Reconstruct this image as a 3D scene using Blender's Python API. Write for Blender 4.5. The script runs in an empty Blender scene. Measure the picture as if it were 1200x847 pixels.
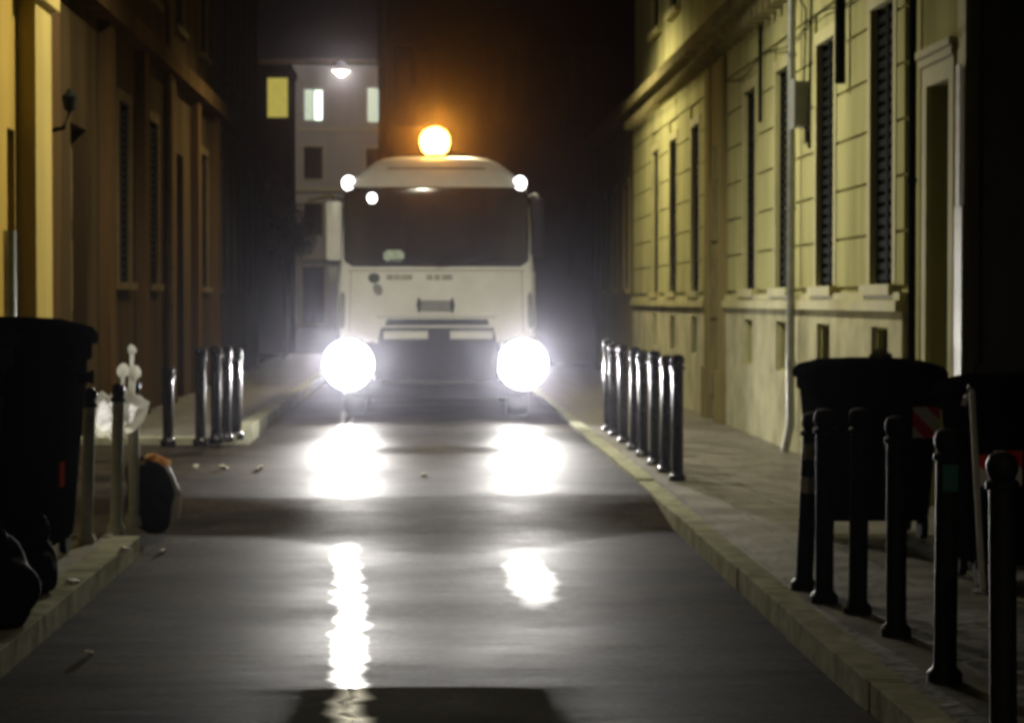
import bpy, bmesh, math, random
from mathutils import Vector, Matrix
random.seed(7)
R = math.radians
scene = bpy.context.scene
C = scene.collection

# ------------------------------------------------------------------ camera
F = 2800.0                      # focal length in pixels of the 1200 px wide photograph
CX, CY = 600.0, 423.5
CAMZ = 1.5
YAW = math.atan((600 - 500) / F)
PITCH = -math.atan((CY - 352) / F)
cam_d = bpy.data.cameras.new('camera')
cam = bpy.data.objects.new('camera', cam_d); C.objects.link(cam)
cam.location = (0, 0, CAMZ)
cam.rotation_euler = (R(90) + PITCH, 0, -YAW)
cam_d.sensor_width = 36; cam_d.lens = 36 * F / 1200
cam_d.clip_start = 0.05; cam_d.clip_end = 2000
cam_d.dof.use_dof = True
cam_d.dof.focus_distance = 4.2
cam_d.dof.aperture_fstop = cam_d.lens / 1000 / 0.0074
scene.camera = cam
CM = cam.rotation_euler.to_matrix()

# ------------------------------------------------------------------ sky, moonlight, exposure
w = bpy.data.worlds.new('World'); scene.world = w; w.use_nodes = True
nt = w.node_tree
bg = nt.nodes['Background']
sky = nt.nodes.new('ShaderNodeTexSky'); sky.sky_type = 'NISHITA'; sky.sun_disc = False
sky.sun_elevation = R(-7); sky.sun_rotation = R(200)
nt.links.new(sky.outputs[0], bg.inputs[0]); bg.inputs[1].default_value = 0.05
sd = bpy.data.lights.new('moonlight', 'SUN'); sd.energy = 0.0025; sd.angle = R(0.5); sd.color = (.85, .9, 1)
so = bpy.data.objects.new('moonlight', sd); C.objects.link(so); so.rotation_euler = (R(40), 0, R(200 - 180))
vs = scene.view_settings
vs.view_transform = 'Standard'; vs.look = 'None'; vs.exposure = 0; vs.gamma = 1; vs.use_curve_mapping = False
scene.cycles.use_denoising = True
scene.cycles.filter_width = 2.6
scene.cycles.max_bounces = 7; scene.cycles.diffuse_bounces = 3; scene.cycles.glossy_bounces = 4
scene.cycles.volume_bounces = 1; scene.cycles.transparent_max_bounces = 8
scene.cycles.sample_clamp_indirect = 4
scene.cycles.sample_clamp_direct = 0

HEADLIGHT_W = 700
HOTSPOT_W = 3900
BEACON_W = 2200
STREET_W = 1400
HAZE = 0.00020

# ------------------------------------------------------------------ pixel helpers (1200 px photograph)
def at(px, py, Y):
    v = CM @ Vector(((px - CX) / F, -(py - CY) / F, -1))
    return Vector((0, 0, CAMZ)) + v * (Y / v.y)
def gnd(px, py, zg=0.1):
    v = CM @ Vector(((px - CX) / F, -(py - CY) / F, -1))
    t = (zg - CAMZ) / v.z
    return Vector((0, 0, CAMZ)) + v * t

# ------------------------------------------------------------------ materials
def mat(name, col, rough=.6, metal=0, spec=.5, var=.25, scale=6, bump=0.0, bscale=40, emis=None, es=0, col2=None, coat=0,
        streak=False):
    m = bpy.data.materials.new(name); m.use_nodes = True
    n = m.node_tree.nodes; l = m.node_tree.links
    b = n['Principled BSDF']
    b.inputs['Roughness'].default_value = rough; b.inputs['Metallic'].default_value = metal
    b.inputs['Specular IOR Level'].default_value = spec
    b.inputs['Coat Weight'].default_value = coat
    tc = n.new('ShaderNodeTexCoord')
    mp = n.new('ShaderNodeMapping'); l.new(tc.outputs['Object'], mp.inputs[0])
    if streak: mp.inputs['Scale'].default_value = (1, 1, .14)
    no = n.new('ShaderNodeTexNoise'); no.inputs['Scale'].default_value = scale; no.inputs['Detail'].default_value = 6
    no.inputs['Roughness'].default_value = .65
    l.new(mp.outputs[0], no.inputs['Vector'])
    cr = n.new('ShaderNodeValToRGB')
    c2 = col2 or tuple(c * (1 - var) for c in col)
    cr.color_ramp.elements[0].position = .34; cr.color_ramp.elements[1].position = .62
    cr.color_ramp.elements[0].color = (*c2, 1); cr.color_ramp.elements[1].color = (*col, 1)
    l.new(no.outputs[0], cr.inputs[0]); l.new(cr.outputs[0], b.inputs['Base Color'])
    mr = n.new('ShaderNodeMapRange'); mr.inputs['To Min'].default_value = max(.02, rough - .12); mr.inputs['To Max'].default_value = min(1, rough + .12)
    l.new(no.outputs[0], mr.inputs[0]); l.new(mr.outputs[0], b.inputs['Roughness'])
    if bump:
        n2 = n.new('ShaderNodeTexNoise'); n2.inputs['Scale'].default_value = bscale; n2.inputs['Detail'].default_value = 4
        l.new(tc.outputs['Object'], n2.inputs['Vector'])
        bp = n.new('ShaderNodeBump'); bp.inputs['Strength'].default_value = 1; bp.inputs['Distance'].default_value = bump
        l.new(n2.outputs[0], bp.inputs['Height']); l.new(bp.outputs[0], b.inputs['Normal'])
    if emis:
        b.inputs['Emission Color'].default_value = (*emis, 1); b.inputs['Emission Strength'].default_value = es
    return m

def asphalt_mat():
    m = bpy.data.materials.new('wet_asphalt'); m.use_nodes = True
    n = m.node_tree.nodes; l = m.node_tree.links; b = n['Principled BSDF']
    tc = n.new('ShaderNodeTexCoord')
    def noise(scale, det, mscale=(1, 1, 1), rough=.6):
        mp = n.new('ShaderNodeMapping'); mp.inputs['Scale'].default_value = mscale
        l.new(tc.outputs['Object'], mp.inputs[0])
        x = n.new('ShaderNodeTexNoise'); x.inputs['Scale'].default_value = scale; x.inputs['Detail'].default_value = det
        x.inputs['Roughness'].default_value = rough
        l.new(mp.outputs[0], x.inputs['Vector']); return x.outputs[0]
    def ramp(src, p0, c0, p1, c1):
        r = n.new('ShaderNodeValToRGB'); r.color_ramp.elements[0].position = p0; r.color_ramp.elements[1].position = p1
        r.color_ramp.elements[0].color = (*c0, 1); r.color_ramp.elements[1].color = (*c1, 1)
        l.new(src, r.inputs[0]); return r.outputs[0]
    big = noise(1.5, 8, (.55, .9, 1), .75)
    fine = noise(26, 6, (1, .5, 1), .8)
    c1 = ramp(big, .40, (.012, .010, .007), .60, (.050, .041, .028))
    c2 = ramp(fine, .3, (.35, .35, .35), .7, (1.6, 1.55, 1.5))
    mx = n.new('ShaderNodeMix'); mx.data_type = 'RGBA'; mx.blend_type = 'MULTIPLY'; mx.inputs[0].default_value = 1
    l.new(c1, mx.inputs[6]); l.new(c2, mx.inputs[7]); l.new(mx.outputs[2], b.inputs['Base Color'])
    # wetness: smooth strip laid out to draw the left headlamp's reflection streak, drier elsewhere
    sep = n.new('ShaderNodeSeparateXYZ'); l.new(tc.outputs['Object'], sep.inputs[0])
    def math_(op, a, bb=None, clamp=False):
        x = n.new('ShaderNodeMath'); x.operation = op; x.use_clamp = clamp
        for i, v in enumerate((a, bb)):
            if v is None: continue
            if hasattr(v, 'links'): l.new(v, x.inputs[i])
            else: x.inputs[i].default_value = v
        return x.outputs[0]
    wav = noise(.5, 2, (1, .5, 1))
    off = math_('MULTIPLY', math_('SUBTRACT', wav, .5), .12)
    jag = math_('MULTIPLY', math_('SUBTRACT', noise(2.6, 4, (.4, 1.5, 1)), .5), .20)
    d = math_('ABSOLUTE', math_('ADD', math_('ADD', math_('ADD', sep.outputs[0], math_('MULTIPLY', sep.outputs[1], .033)), off), jag))
    streak_mask = math_('SUBTRACT', 1.0, math_('DIVIDE', d, .085), True)
    streak_gap = math_('MULTIPLY', math_('SUBTRACT', 1.0, math_('DIVIDE', math_('ABSOLUTE', math_('SUBTRACT', sep.outputs[1], 15.9)), 1.6), True), 3.0, True)  # takes the gloss off the ramp so the streak fades there
    streak_mask = math_('MULTIPLY', streak_mask, math_('SUBTRACT', 1.0, streak_gap))
    ex = math_('DIVIDE', math_('ADD', math_('SUBTRACT', sep.outputs[0], .56), jag), .15); ey = math_('DIVIDE', math_('SUBTRACT', sep.outputs[1], 12.9), 1.3)
    spot = math_('SUBTRACT', 1.0, math_('ADD', math_('MULTIPLY', ex, ex), math_('MULTIPLY', ey, ey)), True)  # glossy patch placed to catch the right headlamp's reflection
    streak_mask = math_('MAXIMUM', streak_mask, math_('MULTIPLY', spot, .42))
    wet = noise(.9, 4, (.6, .9, 1))
    r0 = n.new('ShaderNodeMapRange'); r0.inputs['From Min'].default_value = .35; r0.inputs['From Max'].default_value = .68
    r0.inputs['To Min'].default_value = .52; r0.inputs['To Max'].default_value = .66
    l.new(wet, r0.inputs[0])
    rr = math_('MAXIMUM', math_('SUBTRACT', r0.outputs[0], math_('MULTIPLY', streak_mask, .46)), .15)
    l.new(rr, b.inputs['Roughness'])
    l.new(math_('ADD', math_('MULTIPLY', streak_mask, .20), .006), b.inputs['Specular IOR Level']); b.inputs['Specular Tint'].default_value = (1, .80, .54, 1)
    # bump: chippings and longer ripples across the lane
    h1 = noise(90, 2); h2 = noise(5, 3, (.35, 1.6, 1)); h3 = noise(1.3, 2, (.25, 1, 1))
    hs = math_('ADD', math_('MULTIPLY', h1, .0007), math_('ADD', math_('MULTIPLY', h2, math_('ADD', math_('MULTIPLY', streak_mask, .0022), .0018)), math_('MULTIPLY', h3, .003)))
    bp = n.new('ShaderNodeBump'); bp.inputs['Strength'].default_value = 1; bp.inputs['Distance'].default_value = 1
    l.new(hs, bp.inputs['Height']); l.new(bp.outputs[0], b.inputs['Normal'])
    return m

def paving_mat():
    m = bpy.data.materials.new('paving'); m.use_nodes = True
    n = m.node_tree.nodes; l = m.node_tree.links; b = n['Principled BSDF']
    tc = n.new('ShaderNodeTexCoord')
    br = n.new('ShaderNodeTexBrick'); br.inputs['Scale'].default_value = 1
    br.inputs['Brick Width'].default_value = .6; br.inputs['Row Height'].default_value = .4
    br.inputs['Mortar Size'].default_value = .012
    br.inputs['Color1'].default_value = (.13, .12, .10, 1); br.inputs['Color2'].default_value = (.19, .17, .14, 1)
    br.inputs['Mortar'].default_value = (.05, .045, .04, 1)
    l.new(tc.outputs['Object'], br.inputs['Vector'])
    no = n.new('ShaderNodeTexNoise'); no.inputs['Scale'].default_value = 3; no.inputs['Detail'].default_value = 6
    l.new(tc.outputs['Object'], no.inputs['Vector'])
    cr = n.new('ShaderNodeValToRGB'); cr.color_ramp.elements[0].position = .35; cr.color_ramp.elements[1].position = .65
    cr.color_ramp.elements[0].color = (.55, .55, .5, 1); cr.color_ramp.elements[1].color = (1.1, 1.1, 1.1, 1)
    l.new(no.outputs[0], cr.inputs[0])
    mx = n.new('ShaderNodeMix'); mx.data_type = 'RGBA'; mx.blend_type = 'MULTIPLY'; mx.inputs[0].default_value = 1
    l.new(br.outputs[0], mx.inputs[6]); l.new(cr.outputs[0], mx.inputs[7]); l.new(mx.outputs[2], b.inputs['Base Color'])
    mr = n.new('ShaderNodeMapRange'); mr.inputs['To Min'].default_value = .3; mr.inputs['To Max'].default_value = .65
    l.new(no.outputs[0], mr.inputs[0]); l.new(mr.outputs[0], b.inputs['Roughness'])
    bp = n.new('ShaderNodeBump'); bp.inputs['Distance'].default_value = .01; bp.inputs['Strength'].default_value = .6
    n2 = n.new('ShaderNodeTexNoise'); n2.inputs['Scale'].default_value = 14; l.new(tc.outputs['Object'], n2.inputs['Vector'])
    l.new(n2.outputs[0], bp.inputs['Height']); l.new(bp.outputs[0], b.inputs['Normal'])
    return m

def stripe_mat():
    m = bpy.data.materials.new('red_white_reflector'); m.use_nodes = True
    n = m.node_tree.nodes; l = m.node_tree.links; b = n['Principled BSDF']
    tc = n.new('ShaderNodeTexCoord'); sp = n.new('ShaderNodeSeparateXYZ'); l.new(tc.outputs['Object'], sp.inputs[0])
    a = n.new('ShaderNodeMath'); a.operation = 'ADD'; l.new(sp.outputs[0], a.inputs[0]); l.new(sp.outputs[2], a.inputs[1])
    mu = n.new('ShaderNodeMath'); mu.operation = 'MULTIPLY'; mu.inputs[1].default_value = 5.2; l.new(a.outputs[0], mu.inputs[0])
    fr = n.new('ShaderNodeMath'); fr.operation = 'FRACT'; l.new(mu.outputs[0], fr.inputs[0])
    cr = n.new('ShaderNodeValToRGB'); cr.color_ramp.interpolation = 'CONSTANT'
    cr.color_ramp.elements[0].color = (.9, .88, .82, 1); cr.color_ramp.elements[1].color = (.85, .03, .02, 1); cr.color_ramp.elements[1].position = .5
    l.new(fr.outputs[0], cr.inputs[0]); l.new(cr.outputs[0], b.inputs['Base Color']); b.inputs['Roughness'].default_value = .35
    return m

M = dict(
    asphalt=asphalt_mat(), paving=paving_mat(), stripe=stripe_mat(),
    soil=mat('soil', (.06, .055, .05), .9),
    kerb=mat('kerb_granite', (.46, .46, .34), .8, spec=0, var=.45, scale=5, bump=.004, bscale=20),
    ochre=mat('cream_plaster', (.48, .465, .225), .85, var=.36, scale=1.6, bump=.002, bscale=50, streak=True, spec=0),
    ochre_low=mat('cream_plinth_stone', (.54, .52, .35), .8, var=.4, scale=1.7, bump=.003, bscale=30, spec=0),
    frame=mat('window_surround_stone', (.48, .45, .22), .8, var=.25, scale=3),
    portal=mat('brown_portal_stone', (.30, .25, .11), .8, var=.35, scale=2, streak=True, spec=0),
    cornice=mat('cornice_stone', (.27, .24, .12), .85, var=.4, scale=3, spec=0),
    shutter=mat('dark_shutter_paint', (.009, .011, .009), .8, spec=.02, var=.3, scale=10),
    darkglass=mat('dark_glass', (.012, .013, .014), .12, var=.2),
    darkwall=mat('unlit_dark_stone', (.010, .0098, .008), .9, var=.4, scale=1.5, bump=.004, bscale=20, spec=0),  # unlit look put into the colour, near black under any lamp
    orange=mat('orange_ochre_plaster', (.42, .29, .07), .85, var=.3, scale=1.3, streak=True, spec=0),
    paleyel=mat('yellow_pilaster_plaster', (.40, .31, .10), .8, var=.3, scale=1.5, streak=True, spec=0),
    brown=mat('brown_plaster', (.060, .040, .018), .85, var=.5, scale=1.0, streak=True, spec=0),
    brown2=mat('red_brown_plaster', (.088, .052, .021), .85, var=.5, scale=1.0, streak=True, spec=0),
    beige=mat('dull_beige_shutter', (.12, .085, .04), .75, var=.3, scale=4, spec=0),
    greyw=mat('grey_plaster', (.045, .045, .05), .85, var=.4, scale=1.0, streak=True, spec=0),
    farw=mat('pinkish_plaster', (.27, .25, .225), .85, var=.25, scale=.5, streak=True),
    fartrim=mat('far_stone_trim', (.30, .27, .18), .85, var=.2),
    litwin=mat('lit_window_glass', (.6, .6, .5), .4, emis=(.80, 1.0, .84), es=2.0),
    yelglow=mat('yellow_wall_glow', (.5, .45, .1), .4, emis=(.62, .52, .10), es=.62),  # emission imitates lamplight falling on a wall
    curtain=mat('net_curtain', (.6, .6, .5), .8, emis=(.65, .8, .6), es=.55),
    metal=mat('galvanised_metal', (.45, .46, .46), .35, metal=.8, var=.3, scale=8),
    zinc=mat('zinc_pipe', (.30, .31, .29), .4, metal=.5, var=.3, scale=6),
    post=mat('glossy_black_post_paint', (.008, .008, .010), .2, spec=.25, var=.3, scale=20),
    dullpost=mat('dull_black_post_paint', (.009, .009, .009), .6, spec=.12, var=.5, scale=14),
    white=mat('white_band_paint', (.6, .6, .52), .5, var=.3, scale=20),
    truck=mat('white_truck_paint', (.80, .81, .79), .35, var=.14, scale=2.2, coat=.25),
    truckgrey=mat('grey_trim_plastic', (.22, .23, .22), .5, var=.2),
    truckdark=mat('black_trim_plastic', (.016, .017, .030), .6, spec=.2, var=.3),
    tyre=mat('tyre_rubber', (.015, .015, .015), .8, var=.3),
    emblem=mat('dark_green_print', (.05, .07, .05), .5),
    print=mat('faded_grey_print', (.36, .38, .34), .5),
    casing=mat('white_casing_paint', (.78, .78, .74), .5, var=.3, scale=8),
    wrapfilm=mat('pink_film', (.8, .5, .4), .5),
    paper=mat('glowing_card_paper', (.5, .6, .48), .7, var=.35, scale=16, emis=(.3, .42, .3), es=.10),  # faint glow put into the card, which is no lamp
    lampglass=mat('headlamp_glass', (.9, .9, .9), .1, emis=(.93, .96, 1.0), es=8),
    markerglass=mat('marker_glass', (.9, .9, .9), .2, emis=(1, .99, .95), es=9),
    beacong=mat('amber_beacon_glass', (.9, .4, .05), .2, emis=(1.0, .58, .13), es=12),
    binp=mat('dark_green_bin_plastic', (.005, .007, .006), .7, spec=0, var=.35, scale=5),
    binlid=mat('black_lid_plastic', (.005, .0055, .006), .7, spec=0, var=.35, scale=5),
    refl_o=mat('orange_reflector', (.22, .028, .006), .8, spec=0, var=.2),
    refl_t=mat('teal_reflector', (.01, .10, .09), .3),
    bag=mat('white_plastic_film', (.78, .77, .74), .3, var=.25, scale=9, bump=.01, bscale=14),
    blackbag=mat('black_plastic_film', (.008, .008, .009), .8, spec=.02, var=.3, bump=.012, bscale=11),
    rubbish=mat('yellow_and_pink_wrappers', (.85, .78, .42), .5, col2=(.8, .35, .25), scale=9),
    litter=mat('white_litter_paper', (.75, .74, .68), .5, var=.2),
    leaf=mat('dark_leaves', (.045, .06, .035), .6, var=.5, scale=3),
    bark=mat('bark', (.06, .045, .03), .9),
    lampglow=mat('street_lamp_glass', (.9, .9, .8), .3, emis=(1, .97, .86), es=14),
)
for _n in ('bag',):
    M[_n].node_tree.nodes['Principled BSDF'].inputs['Subsurface Weight'].default_value = .15
    M[_n].node_tree.nodes['Principled BSDF'].inputs['Subsurface Radius'].default_value = (.02, .02, .02)

# ------------------------------------------------------------------ object helpers
def obj(name, bm, m, parent=None, smooth=False, loc=None):
    bmesh.ops.recalc_face_normals(bm, faces=bm.faces)
    me = bpy.data.meshes.new(name); bm.to_mesh(me); bm.free()
    if smooth:
        for p in me.polygons: p.use_smooth = True
        me.set_sharp_from_angle(angle=R(42))
    me.materials.append(M[m] if isinstance(m, str) else m)
    o = bpy.data.objects.new(name, me); C.objects.link(o)
    if parent: o.parent = parent
    if loc is not None: o.location = loc
    return o
def tag(o, label=None, cat=None, group=None, kind=None):
    if label: o['label'] = label
    if cat: o['category'] = cat
    if group: o['group'] = group
    if kind: o['kind'] = kind
    return o
def thing(name, label, cat, loc=(0, 0, 0), rz=0, group=None):
    o = bpy.data.objects.new(name, None); C.objects.link(o)
    o.empty_display_size = .2
    o.location = loc; o.rotation_euler = (0, 0, rz)
    return tag(o, label, cat, group)
def dup(root, loc=None, rz=None, label=None):
    r = root.copy(); C.objects.link(r)
    if loc is not None: r.location = loc
    if rz is not None: r.rotation_euler = (0, 0, rz)
    if label: r['label'] = label
    for ch in list(root.children):
        c = ch.copy(); C.objects.link(c); c.parent = r
        for g in list(ch.children):
            d = g.copy(); C.objects.link(d); d.parent = c
    return r
def box(bm, x0, x1, y0, y1, z0, z1, bev=0):
    vs_ = [bm.verts.new((x, y, z)) for z in (z0, z1) for y in (y0, y1) for x in (x0, x1)]
    f = [(0, 1, 3, 2), (4, 6, 7, 5), (0, 4, 5, 1), (2, 3, 7, 6), (0, 2, 6, 4), (1, 5, 7, 3)]
    fs = [bm.faces.new([vs_[i] for i in q]) for q in f]
    if bev:
        es = list({e for q in fs for e in q.edges})
        bmesh.ops.bevel(bm, geom=es, offset=bev, segments=2, affect='EDGES', profile=.5)
def NB(): return bmesh.new()
def boxo(name, dims, m, parent=None, bev=0, smooth=False):
    bm = NB(); box(bm, *dims, bev); return obj(name, bm, m, parent, smooth)
def lathe(bm, prof, seg=20, c=(0, 0, 0), axis='z'):
    rings = []
    for r, h in prof:
        ring = []
        for i in range(seg):
            a = 2 * math.pi * i / seg
            if axis == 'z': p = (c[0] + r * math.cos(a), c[1] + r * math.sin(a), c[2] + h)
            elif axis == 'y': p = (c[0] + r * math.cos(a), c[1] + h, c[2] + r * math.sin(a))
            else: p = (c[0] + h, c[1] + r * math.cos(a), c[2] + r * math.sin(a))
            ring.append(bm.verts.new(p))
        rings.append(ring)
    for a, b in zip(rings, rings[1:]):
        for i in range(seg):
            j = (i + 1) % seg
            bm.faces.new((a[i], a[j], b[j], b[i]))
    bm.faces.new(rings[0]); bm.faces.new(rings[-1])
def tube(bm, pts, r, seg=10):
    pts = [Vector(p) for p in pts]; rings = []
    for i, p in enumerate(pts):
        d = (pts[min(i + 1, len(pts) - 1)] - pts[max(i - 1, 0)]).normalized()
        u = d.cross(Vector((0, 0, 1)) if abs(d.z) < .9 else Vector((1, 0, 0))).normalized(); v = d.cross(u)
        rr = r[i] if isinstance(r, (list, tuple)) else r
        rings.append([bm.verts.new(p + (u * math.cos(2 * math.pi * k / seg) + v * math.sin(2 * math.pi * k / seg)) * rr) for k in range(seg)])
    for a, b in zip(rings, rings[1:]):
        for i in range(seg):
            j = (i + 1) % seg; bm.faces.new((a[i], a[j], b[j], b[i]))
    bm.faces.new(rings[0]); bm.faces.new(rings[-1])
def blob(bm, c, rx, ry, rz, rough=.15, sub=3, seed=0):
    rnd = random.Random(seed)
    r = bmesh.ops.create_icosphere(bm, subdivisions=sub, radius=1)
    ph = [(Vector((rnd.uniform(-1, 1), rnd.uniform(-1, 1), rnd.uniform(-1, 1))) * rnd.uniform(2, 7), rnd.uniform(0, 6)) for _ in range(7)]
    for v in r['verts']:
        k = 1 + rough * sum(math.sin(v.co.dot(a) + b) for a, b in ph) / 3
        v.co = Vector((c[0] + v.co.x * rx * k, c[1] + v.co.y * ry * k, c[2] + v.co.z * rz * k))

# ------------------------------------------------------------------ ground, road, pavements
KR, KL, KLF = 1.62, -1.70, -1.86      # kerb lines
Y_EDGE_L = 14.3; Y_BAY_END = 23.3
def smooth(t): t = max(0, min(1, t)); return t * t * (3 - 2 * t)
def road_h(x, y):
    # raised table: the ramp faces the camera; its foot bows towards it in the middle of the lane
    foot = 15.9 - 1.75 * math.exp(-((x - .1) / 1.15) ** 2)
    top = 17.15 + .12 * math.sin(x * 1.7)
    t = max(0, min(1, (y - foot) / (top - foot)))
    h = -.006 + .104 * (.6 * t + .4 * smooth(t))
    h += .042 * smooth((y - 21.7) / .7) * math.exp(-((x - .1) / .9) ** 4)
    # gentle waves left by trench repairs
    h += .006 * math.sin(y * .9 + x * .6) * smooth((14 - y) / 3)
    h -= .06 * max(0, min(1, (9.25 - y) / .9)) * math.exp(-((x - .0) / .58) ** 4)
    h -= .006 * (x / 1.6) ** 2 * smooth((14 - y) / 4)
    return h
def sheet(name, x0, x1, ys, m, hf, nx, kind='structure'):
    bm = NB(); rows = []
    for y in ys:
        rows.append([bm.verts.new((x0 + (x1 - x0) * i / nx, y, hf(x0 + (x1 - x0) * i / nx, y))) for i in range(nx + 1)])
    for a, b in zip(rows, rows[1:]):
        for i in range(nx): bm.faces.new((a[i], a[i + 1], b[i + 1], b[i]))
    o = obj(name, bm, m, smooth=True); tag(o, kind=kind); return o
def frange(a, b, s):
    n = max(1, round((b - a) / s)); return [a + (b - a) * i / n for i in range(n + 1)]
ys = frange(0.5, 8, .15) + frange(8.05, 25, .06)[0:] + frange(25.3, 60, 1.0)
road = sheet('road', KL - .03, KR + .01, ys, 'asphalt', road_h, 46)
far_road = sheet('road', -14, KR + .01, frange(60.02, 125, 4), 'asphalt', lambda x, y: .098, 6)
bay = sheet('side_road', -3.6, KL - .031, frange(Y_EDGE_L - .1, Y_BAY_END + .05, .1), 'asphalt',
            lambda x, y: road_h(KL, y) - .001 , 12)
gb = boxo('ground', (-60, 60, -10, 150, -.4, -.06), 'soil'); tag(gb, kind='structure')

def slab(name, x0, x1, y0, y1, z1, m):
    o = boxo(name, (x0, x1, y0, y1, -.05, z1), m); return tag(o, kind='structure')
slab('pavement', KR + .137, 3.6, -2, 60, .097, 'paving')
slab('pavement', -3.6, KL - .17, -2, Y_EDGE_L - .12, .097, 'paving')
slab('pavement', -3.6, KLF - .17, Y_BAY_END + .17, 60, .160, 'paving')
slab('pavement', -3.6, -1.2, 60.1, 61.8, .112, 'paving')
def kerbs(pts_fn, y0, y1, name='kerb'):
    """a row of separate kerb stones along y, one mesh"""
    bm = NB(); y = y0; rnd = random.Random(int(y0 * 10))
    while y < y1 - .05:
        L = min(rnd.uniform(.85, 1.1), y1 - y)
        xa, xb, z = pts_fn(y); j = rnd.uniform(-.006, .006); zz = z + rnd.uniform(-.002, .003)
        box(bm, xa + j, xb, y + .002, y + L - .002, -.04, zz, .006)
        y += L
    o = obj(name, bm, 'kerb'); return tag(o, kind='structure')
kerbs(lambda y: (KR, KR + .135, .108 + (.022 if y > 18 else 0)), -2, 60)
kerbs(lambda y: (KL - .165, KL, .108), -2, Y_EDGE_L - .1)
kerbs(lambda y: (KLF - .165, KLF, .172), Y_BAY_END, 60)
bm = NB(); x = -3.6
while x < KLF - .2:
    L = min(.95, KLF - .17 - x); box(bm, x + .002, x + L - .002, Y_BAY_END - .0, Y_BAY_END + .165, -.04, .170, .006); x += L
tag(obj('kerb', bm, 'kerb'), kind='structure')
bm = NB(); x = -3.6
while x < KL - .2:
    L = min(.95, KL - .17 - x); box(bm, x + .002, x + L - .002, Y_EDGE_L - .115, Y_EDGE_L + .05, -.04, .107, .006); x += L
tag(obj('kerb', bm, 'kerb'), kind='structure')

# ------------------------------------------------------------------ facade builder
class Facade:
    """P(u, d, z): u along the wall, d out of the wall towards the street, z up"""
    def __init__(s, P): s.P = P
    def q(s, bm, pts):
        bm.faces.new([bm.verts.new(s.P(*p)) for p in pts])
    def box(s, bm, u0, u1, d0, d1, z0, z1):
        vs_ = [bm.verts.new(s.P(u, d, z)) for z in (z0, z1) for d in (d0, d1) for u in (u0, u1)]
        for f in [(0, 1, 3, 2), (4, 6, 7, 5), (0, 4, 5, 1), (2, 3, 7, 6), (0, 2, 6, 4), (1, 5, 7, 3)]:
            bm.faces.new([vs_[i] for i in f])
    def wall(s, bm, u0, u1, z0, z1, holes, rev=.22, depth=7):
        us = sorted({u0, u1, *[h[0] for h in holes], *[h[1] for h in holes]})
        zs = sorted({z0, z1, *[h[2] for h in holes], *[h[3] for h in holes]})
        for a, b in zip(us, us[1:]):
            for c, d in zip(zs, zs[1:]):
                if any(h[0] <= a and b <= h[1] and h[2] <= c and d <= h[3] for h in holes): continue
                s.q(bm, [(a, 0, c), (b, 0, c), (b, 0, d), (a, 0, d)])
        for a, b, c, d in holes:
            s.q(bm, [(a, 0, c), (a, -rev, c), (a, -rev, d), (a, 0, d)]); s.q(bm, [(b, 0, c), (b, -rev, c), (b, -rev, d), (b, 0, d)])
            s.q(bm, [(a, 0, c), (b, 0, c), (b, -rev, c), (a, -rev, c)]); s.q(bm, [(a, 0, d), (b, 0, d), (b, -rev, d), (a, -rev, d)])
            s.q(bm, [(a, -rev, c), (b, -rev, c), (b, -rev, d), (a, -rev, d)])
        D = -depth
        s.q(bm, [(u0, 0, z0), (u0, D, z0), (u0, D, z1), (u0, 0, z1)]); s.q(bm, [(u1, 0, z0), (u1, D, z0), (u1, D, z1), (u1, 0, z1)])
        s.q(bm, [(u0, 0, z1), (u1, 0, z1), (u1, D, z1), (u0, D, z1)]); s.q(bm, [(u0, D, z0), (u1, D, z0), (u1, D, z1), (u0, D, z1)])
        bmesh.ops.remove_doubles(bm, verts=bm.verts, dist=.0005)
    def window(s, parent, a, b, c, d, style='shutter', surround='frame', sw=.12, sill=True, rev=.22):
        wbm = NB(); e = .003
        if style == 'shutter':
            n = max(3, int((d - c) / .085)); mid = (a + b) / 2
            for (p, q_) in ((a + .03, mid - .006), (mid + .006, b - .03)):
                s.box(wbm, p, p + .045, -.05, -.01, c + e, d - e); s.box(wbm, q_ - .045, q_, -.05, -.01, c + e, d - e)
                for k in range(n):
                    z = c + .03 + (d - c - .06) * k / n
                    s.box(wbm, p + .045, q_ - .045, -.044, -.018, z, z + .05)
            m = 'shutter'
        elif style in ('glass', 'grille'):
            s.box(wbm, a + e, a + .06, -.15, -.10, c + e, d - e); s.box(wbm, b - .06, b - e, -.15, -.10, c + e, d - e)
            s.box(wbm, a + .06, b - .06, -.15, -.10, c + e, c + .06); s.box(wbm, a + .06, b - .06, -.15, -.10, d - .06, d - e)
            s.box(wbm, (a + b) / 2 - .025, (a + b) / 2 + .025, -.15, -.105, c + .06, d - .06)
            if style == 'grille':
                for k in range(1, 5):
                    u = a + (b - a) * k / 5; s.box(wbm, u - .008, u + .008, -.05, -.034, c + e, d - e)
            m = 'shutter'
        wo = obj('window', wbm, m, parent)
        pb = NB(); s.box(pb, a + .002, b - .002, -rev + .005, -rev + .025, c + .002, d - .002); obj('pane', pb, 'darkglass', wo)
        if surround:
            fb = NB(); t = .035
            s.box(fb, a - sw, a, .0, t, c, d); s.box(fb, b, b + sw, 0, t, c, d); s.box(fb, a - sw, b + sw, 0, t + .004, d, d + sw)
            if sill: s.box(fb, a - sw - .03, b + sw + .03, 0, .09, c - .08, c)
            obj('surround', fb, surround, wo)
        return wo

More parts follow.
